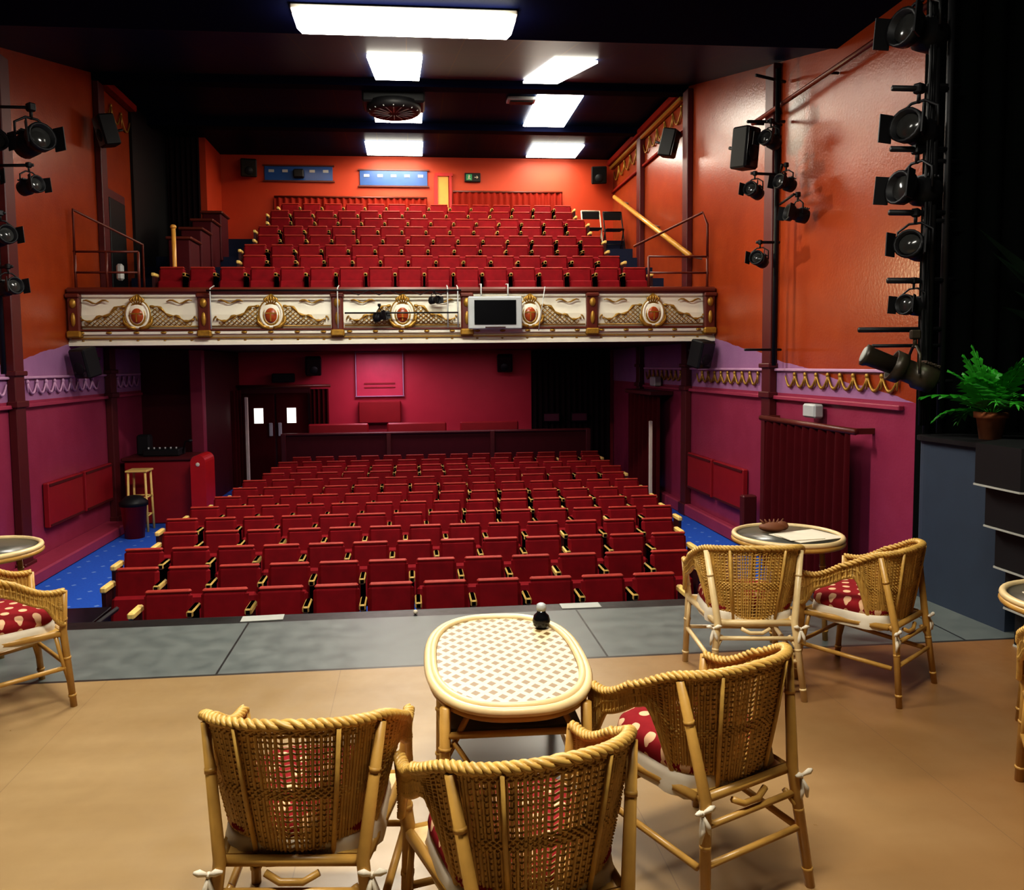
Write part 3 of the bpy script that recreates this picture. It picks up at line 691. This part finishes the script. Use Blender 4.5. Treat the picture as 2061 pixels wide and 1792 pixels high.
def wicker_chair_mesh(name, ml):
    mb = MB(); NR = 220
    P = [Vector(rail(-1+2*i/NR)) for i in range(NR+1)]
    for s in range(3):
        pts = []
        for i, p in enumerate(P):
            t = (P[min(i+1, NR)]-P[max(i-1, 0)]).normalized(); a = (Vector((0, 0, 1))-t*t.z).normalized(); b = t.cross(a)
            an = i*.62+s*2*PI/3; pts.append(p+a*cos(an)*.0075+b*sin(an)*.0115)
        mb.tube(pts, .0080, m_wick, 6)
    mb.tube([tuple(p) for p in P[::4]], .010, m_wick, 6)
    NS = 128
    us = [-.985+1.97*i/(NS-1) for i in range(NS)]
    for i, u in enumerate(us):
        o = .002*sin(i*12.9)
        mb.tube([shell(u+.0012*sin(v*5+i), v/8, .003+o) for v in range(9)], .0050 if i % 3 else .0040, m_wick, 5, cap=False)
    R = 48
    for r in range(R):
        v = r/R
        dense = v < .10 or .46 < v < .56 or v > .90
        if not dense and r % 2: continue
        pts = [shell(us[i], v+.004*sin(i*.7+r), .0078*(1 if (i+r) % 2 else -.4)) for i in range(NS)]
        mb.tube(pts, .0044 if dense else .0034, m_wick, 5, cap=False)
    mb.tube([shell(-1+2*i/80, 0) for i in range(81)], .010, m_wick, 6)
    for sx in (-1, 1):
        top = Vector(rail(sx*.38)); st = Vector((sx*.185, -.215, .38))
        leg(mb, [(top.x, top.y-.014, top.z-.01), (st.x, st.y-.018, st.z), (sx*.225, -.275, 0)], [.014, .018, .015], ml)
        tb = Vector(shell(sx*.16, .98, .014)); bb = Vector(shell(sx*.16, 0, .014)); mb.tube([tb, Vector(shell(sx*.16, .5, .014)), bb], .007, m_wick, 6)
        fr = rail(sx); leg(mb, [(fr[0], fr[1], fr[2]), (sx*.235, .215, .38), (sx*.245, .245, 0)], [.016, .018, .016], ml)
        mb.tube([(sx*.21, -.23, .18), (sx*.24, .23, .2)], .012, ml, 6)
        mb.tube([(sx*.185, -.2, .37), (sx*.235, .2, .37)], .016, ml, 6)
        mb.tube([(sx*.235, .18, .36), (sx*.24, .2, .25), (sx*.24, .23, .12)], .010, ml, 5)
        mb.tube([(sx*.16, -.225, .31), (sx*.19, -.245, .26), (sx*.21, -.26, .17)], .010, ml, 5)
    for y, w, z in ((-.215, .19, .37), (.215, .235, .37)): mb.tube([(-w, y, z), (w, y, z)], .016, ml, 6)
    for y, w, z in ((-.238, .2, .30), (-.25, .21, .19), (.235, .24, .2)): mb.tube([(-w, y, z), (w, y, z)], .011, ml, 6)
    mb.tube([(-.07, -.228, .345), (-.03, -.236, .325), (.03, -.236, .325), (.07, -.228, .345)], .010, ml, 6)
    mb.prism([(-.19, -.2), (.19, -.2), (.23, .21), (-.23, .21)], .365, .38, m_wick)
    n = 48
    def se(a, rx, ry, p=.55): return (rx*(abs(cos(a))**p)*(1 if cos(a) >= 0 else -1), .01+ry*(abs(sin(a))**p)*(1 if sin(a) >= 0 else -1))
    def layer(prof, m):
        vs = []; fs = []
        for s, z in prof:
            for k in range(n):
                x, y = se(2*PI*k/n, .205*s, .2*s)
                rip = 1+(.022*sin(k*2.2) if z < .39 else 0)
                vs.append((x*rip, y*rip, z))
        for i in range(len(prof)-1):
            for k in range(n): fs.append((i*n+k, i*n+(k+1) % n, (i+1)*n+(k+1) % n, (i+1)*n+k))
        fs.append(tuple(range((len(prof)-1)*n, len(prof)*n))); mb.add(vs, fs, m, True)
    layer([(1.06, .345), (1.07, .37), (1.05, .395), (1.04, .412), (1.0, .42)], m_white)
    layer([(1.0, .415), (1.04, .435), (1.01, .462), (.88, .482), (.5, .492), (.1, .493)], m_cush)
    for sx in (-1, 1):
        c = Vector((sx*.21, -.245, .35))
        for dx, dz in ((.04, .015), (-.035, .012), (.02, -.07), (-.015, -.08)):
            mb.tube([c, c+Vector((dx*.6, -.012, dz*.6+.006)), c+Vector((dx, -.01, dz))], [.004, .010, .004], m_white, 5)
        mb.ell(tuple(c), (.009, .009, .009), m_white, 8, 5)
    return mb.mesh(name)
chair_me = wicker_chair_mesh('wicker_chair', m_bamboo)
chair_pale = wicker_chair_mesh('wicker_chair_pale', m_pale)
def rad(d): return math.radians(d)
inst(chair_me, 'wicker_chair', (-.305, 2.235, 0), rad(-6))
inst(chair_me, 'wicker_chair', (.255, 1.96, 0), rad(14), 1.01)
inst(chair_me, 'wicker_chair', (.905, 2.45, 0), rad(24), 1.0)
inst(chair_pale, 'wicker_chair', (1.69, 3.90, 0), rad(-8))
inst(chair_me, 'wicker_chair', (2.30, 3.82, 0), rad(36), .98)
inst(chair_me, 'wicker_chair', (-2.02, 4.00, 0), rad(-50))
inst(chair_me, 'wicker_chair', (2.40, 2.46, 0), rad(-36))

# ------------------------------------------------------------------ tables
def stadium(hx, hy, n=14, p=2.6):
    pts = []
    for k in range(4*n):
        a = 2*PI*k/(4*n); c, s = cos(a), sin(a)
        pts.append((hx*abs(c)**(2/p)*(1 if c >= 0 else -1), hy*abs(s)**(2/p)*(1 if s >= 0 else -1)))
    return pts
mb = MB(); st = stadium(.28, .46)
mb.prism([(x*.88, y*.93) for x, y in st], .585, .597, m_weave)
mb.prism([(x*.97, y*.98) for x, y in st], .57, .588, m_bamboo)
for s, r, z in ((.99, .016, .590), (.93, .013, .598)): mb.tube([(x*s, y*(s+.01), z) for x, y in st], r, m_pale, 8, closed=True)
mb.tube([(x*.97, y*.98, .565) for x, y in st], .012, m_bamboo, 6, closed=True)
for sx in (-1, 1):
    for sy in (-1, 1): leg(mb, [(sx*.225, sy*.36, .57), (sx*.235, sy*.37, 0)], [.018, .018], m_bamboo)
    mb.tube([(sx*.23, -.36, .22), (sx*.23, .36, .22)], .012, m_bamboo, 6); mb.tube([(-.23, sx*.365, .22), (.23, sx*.365, .22)], .012, m_bamboo, 6)
    mb.tube([(sx*.23, -.34, .38), (sx*.15, -.36, .55)], .010, m_bamboo, 6)
    mb.tube([(-.23, sx*.365, .48), (.23, sx*.365, .48)], .012, m_bamboo, 6)
    mb.tube([(sx*.05, -.365, .22), (sx*.2, -.365, .46)], .009, m_bamboo, 5)
mb.box((0, 0, .235), (.44, .70, .012), m_tabled); mb.box((0, 0, .49), (.42, .70, .012), m_tabled)
mb.obj('lattice_coffee_table', (.32, 2.80, 0), rad(-1))
def round_table(loc):
    mb = MB(); mb.lathe([(.29, .585), (.30, .60), (.01, .602)], (0, 0, 0), m_tabled, 32)
    for s, z, m in ((.31, .60, m_pale), (.312, .575, m_bamboo)): mb.tube([(s*cos(2*PI*k/40), s*sin(2*PI*k/40), z) for k in range(40)], .016, m, 8, closed=True)
    for k in range(4):
        a = PI/4+k*PI/2; leg(mb, [(.2*cos(a), .2*sin(a), .58), (.23*cos(a), .23*sin(a), 0)], [.016, .016], m_bamboo)
        b = a+PI/2; mb.tube([(.22*cos(a), .22*sin(a), .2), (.22*cos(b), .22*sin(b), .2)], .01, m_bamboo, 5)
    return mb.obj('round_wicker_table', loc)
round_table((2.25, 4.56, 0)); round_table((-2.53, 4.86, 0)); round_table((2.90, 3.12, 0))
mb = MB(); mb.box((2.34, 4.50, .606), (.34, .26, .004), m_white, R=.3); mb.box((2.28, 4.47, .611), (.22, .18, .004), m_white, R=.1); mb.obj('paper_napkin')
mb = MB(); mb.ell((0, 0, .03), (.085, .06, .03), m_brownp, 12, 8); mb.ell((.06, .0, .035), (.045, .035, .03), m_brownp, 10, 6)
for k in range(6): mb.tube([(-.05+.02*k, 0, .05), (-.07+.03*k, .02, .075)], [.010, .004], m_brownp, 5)
mb.obj('brown_table_ornament', (2.2, 4.66, .602))
mb = MB(); mb.box((2.82, 3.14, .606), (.26, .2, .004), m_white, R=-.2); mb.obj('paper_napkin')
mb = MB(); mb.lathe([(.02, 0), (.032, .012), (.036, .03), (.03, .05), (.018, .062), (.017, .07)], (0, 0, 0), m_screen, 18); mb.lathe([(.017, .07), (.020, .082), (.018, .095), (.010, .10)], (0, 0, 0), m_silver, 14); mb.obj('black_bud_vase', (.50, 3.08, .598))

# ------------------------------------------------------------------ plinth, fern, stand
mb = MB(); poly = [(3.55, 4.4), (3.5, 5.1)]+[(3.62-.12*cos(a*PI/10), 5.13+.12*sin(a*PI/10)) for a in range(6)]+[(4.6, 5.22), (4.6, 4.4)]
mb.prism(poly, 0, 1.1, m_plinth); mb.prism([(x-.03, y+(-.0 if y > 4.8 else -.02)) for x, y in poly], 1.1, 1.13, m_black)
mb.obj('blue_plinth')
mb = MB()
for k, z in enumerate((.94, .70, .46, .22, .0)):
    cx = 3.47+.05*k; r = .34-.015*k
    hexp = [(cx+r*cos(PI/6+j*PI/3), 4.03+r*sin(PI/6+j*PI/3)) for j in range(6)]
    mb.prism(hexp, z+.012, z+.24, m_black)
    mb.prism([(cx+(x-cx)*1.02, 4.03+(y-4.03)*1.02) for x, y in hexp], z, z+.010, m_tape)
mb.obj('hexagonal_plant_stand')
mb = MB(); mb.lathe([(.065, 0), (.085, .14), (.10, .14), (.102, .18), (.088, .18), (.08, .15), (.01, .15)], (0, 0, 0), m_terra, 24)
for k in range(30):
    a = random.random()*2*PI; L = .30+.20*random.random(); el = .5+.9*random.random(); pts = []
    for i in range(9):
        t = i/8; h = L*t*sin(el)*1.15-.24*t*t*(1.2-el*.5); d = L*t*cos(el)*1.15; pts.append(Vector((d*cos(a), d*sin(a), .15+h)))
    mb.tube(pts, [.004]*8+[.001], m_fern, 4)
    sd = Vector((-sin(a), cos(a), 0))
    for i in range(2, 9):
        p = pts[i]
        w = .10*sin(PI*min(1, i/9+.12))+.015; t = (pts[i]-pts[i-1]).normalized()
        for s in (-1, 1):
            tip = p+sd*s*w+t*.05+Vector((0, 0, -.02))
            mb.add([p-t*.010, p+sd*s*w*.45-t*.018, tip, p+sd*s*w*.5+t*.044, p+t*.018], [(0, 1, 2, 3, 4)], m_fern, False)
mb.obj('potted_fern', (3.76, 4.84, 1.13))
mb = MB(); mb.lathe([(.12, 0), (.16, .22), (.15, .22), (.02, .2)], (0, 0, 0), m_black, 20)
for k in range(26):
    a = random.random()*2*PI; L = .5+.5*random.random(); sd = Vector((-sin(a), cos(a), 0)); dr = Vector((cos(a)*.3, sin(a)*.3, 1)).normalized()
    b0 = Vector((0, 0, .2)); tip = b0+dr*L*1.5+Vector((cos(a)*.15, sin(a)*.15, -.15)); md = b0+dr*L*.9
    mb.tube([b0, md], .006, m_leafd, 4); mb.add([md, md+sd*.09+dr*.12, tip, md-sd*.09+dr*.12], [(0, 1, 2, 3)], m_leafd)
mb.obj('potted_foliage_plant', (4.2, 4.7, 1.13))

# ------------------------------------------------------------------ extra lamps
def spot(name, loc, tgt, p, col, ang=60, r=.1, blend=.8):
    l = bpy.data.lights.new(name, 'SPOT'); l.energy = p; l.color = col; l.spot_size = math.radians(ang); l.spot_blend = blend; l.shadow_soft_size = r
    o = bpy.data.objects.new(name, l); o.location = loc
    o.rotation_euler = (Vector(tgt)-Vector(loc)).to_track_quat('-Z', 'Y').to_euler(); scene.collection.objects.link(o)
spot('fern_spot', (3.3, 4.0, 3.6), (3.7, 4.95, 1.3), 40, (.8, 1, .6), 30)
spot('added_wall_spot', (.6, 11.62, 2.9), (4.7, 8.9, 3.6), 420, (1, .85, .5), 60, .03, 1)  # added spot, casts lantern shadows and golden light on the right wall
w = bpy.data.worlds.new('world'); scene.world = w; w.use_nodes = True
w.node_tree.nodes['Background'].inputs[0].default_value = (.9, .8, .8, 1); w.node_tree.nodes['Background'].inputs[1].default_value = .03

# ------------------------------------------------------------------ camera
cam = bpy.data.cameras.new('camera'); co = bpy.data.objects.new('camera', cam); scene.collection.objects.link(co)
cam.sensor_width = 36; cam.lens = 1600/2061*36; cam.shift_x = 50/2061; cam.shift_y = -50/2061; cam.clip_start = .05
th, ph, ro = rad(5.4), rad(4.0), rad(.6)
F = Vector((sin(th)*cos(ph), cos(th)*cos(ph), -sin(ph))); Rr = Vector((cos(th), -sin(th), 0)); U = Rr.cross(F)
R2 = Rr*cos(ro)-U*sin(ro); U2 = U*cos(ro)+Rr*sin(ro)
mt = Matrix((R2, U2, -F)).transposed().to_4x4(); mt.translation = (0, 0, 1.65); co.matrix_world = mt
scene.camera = co
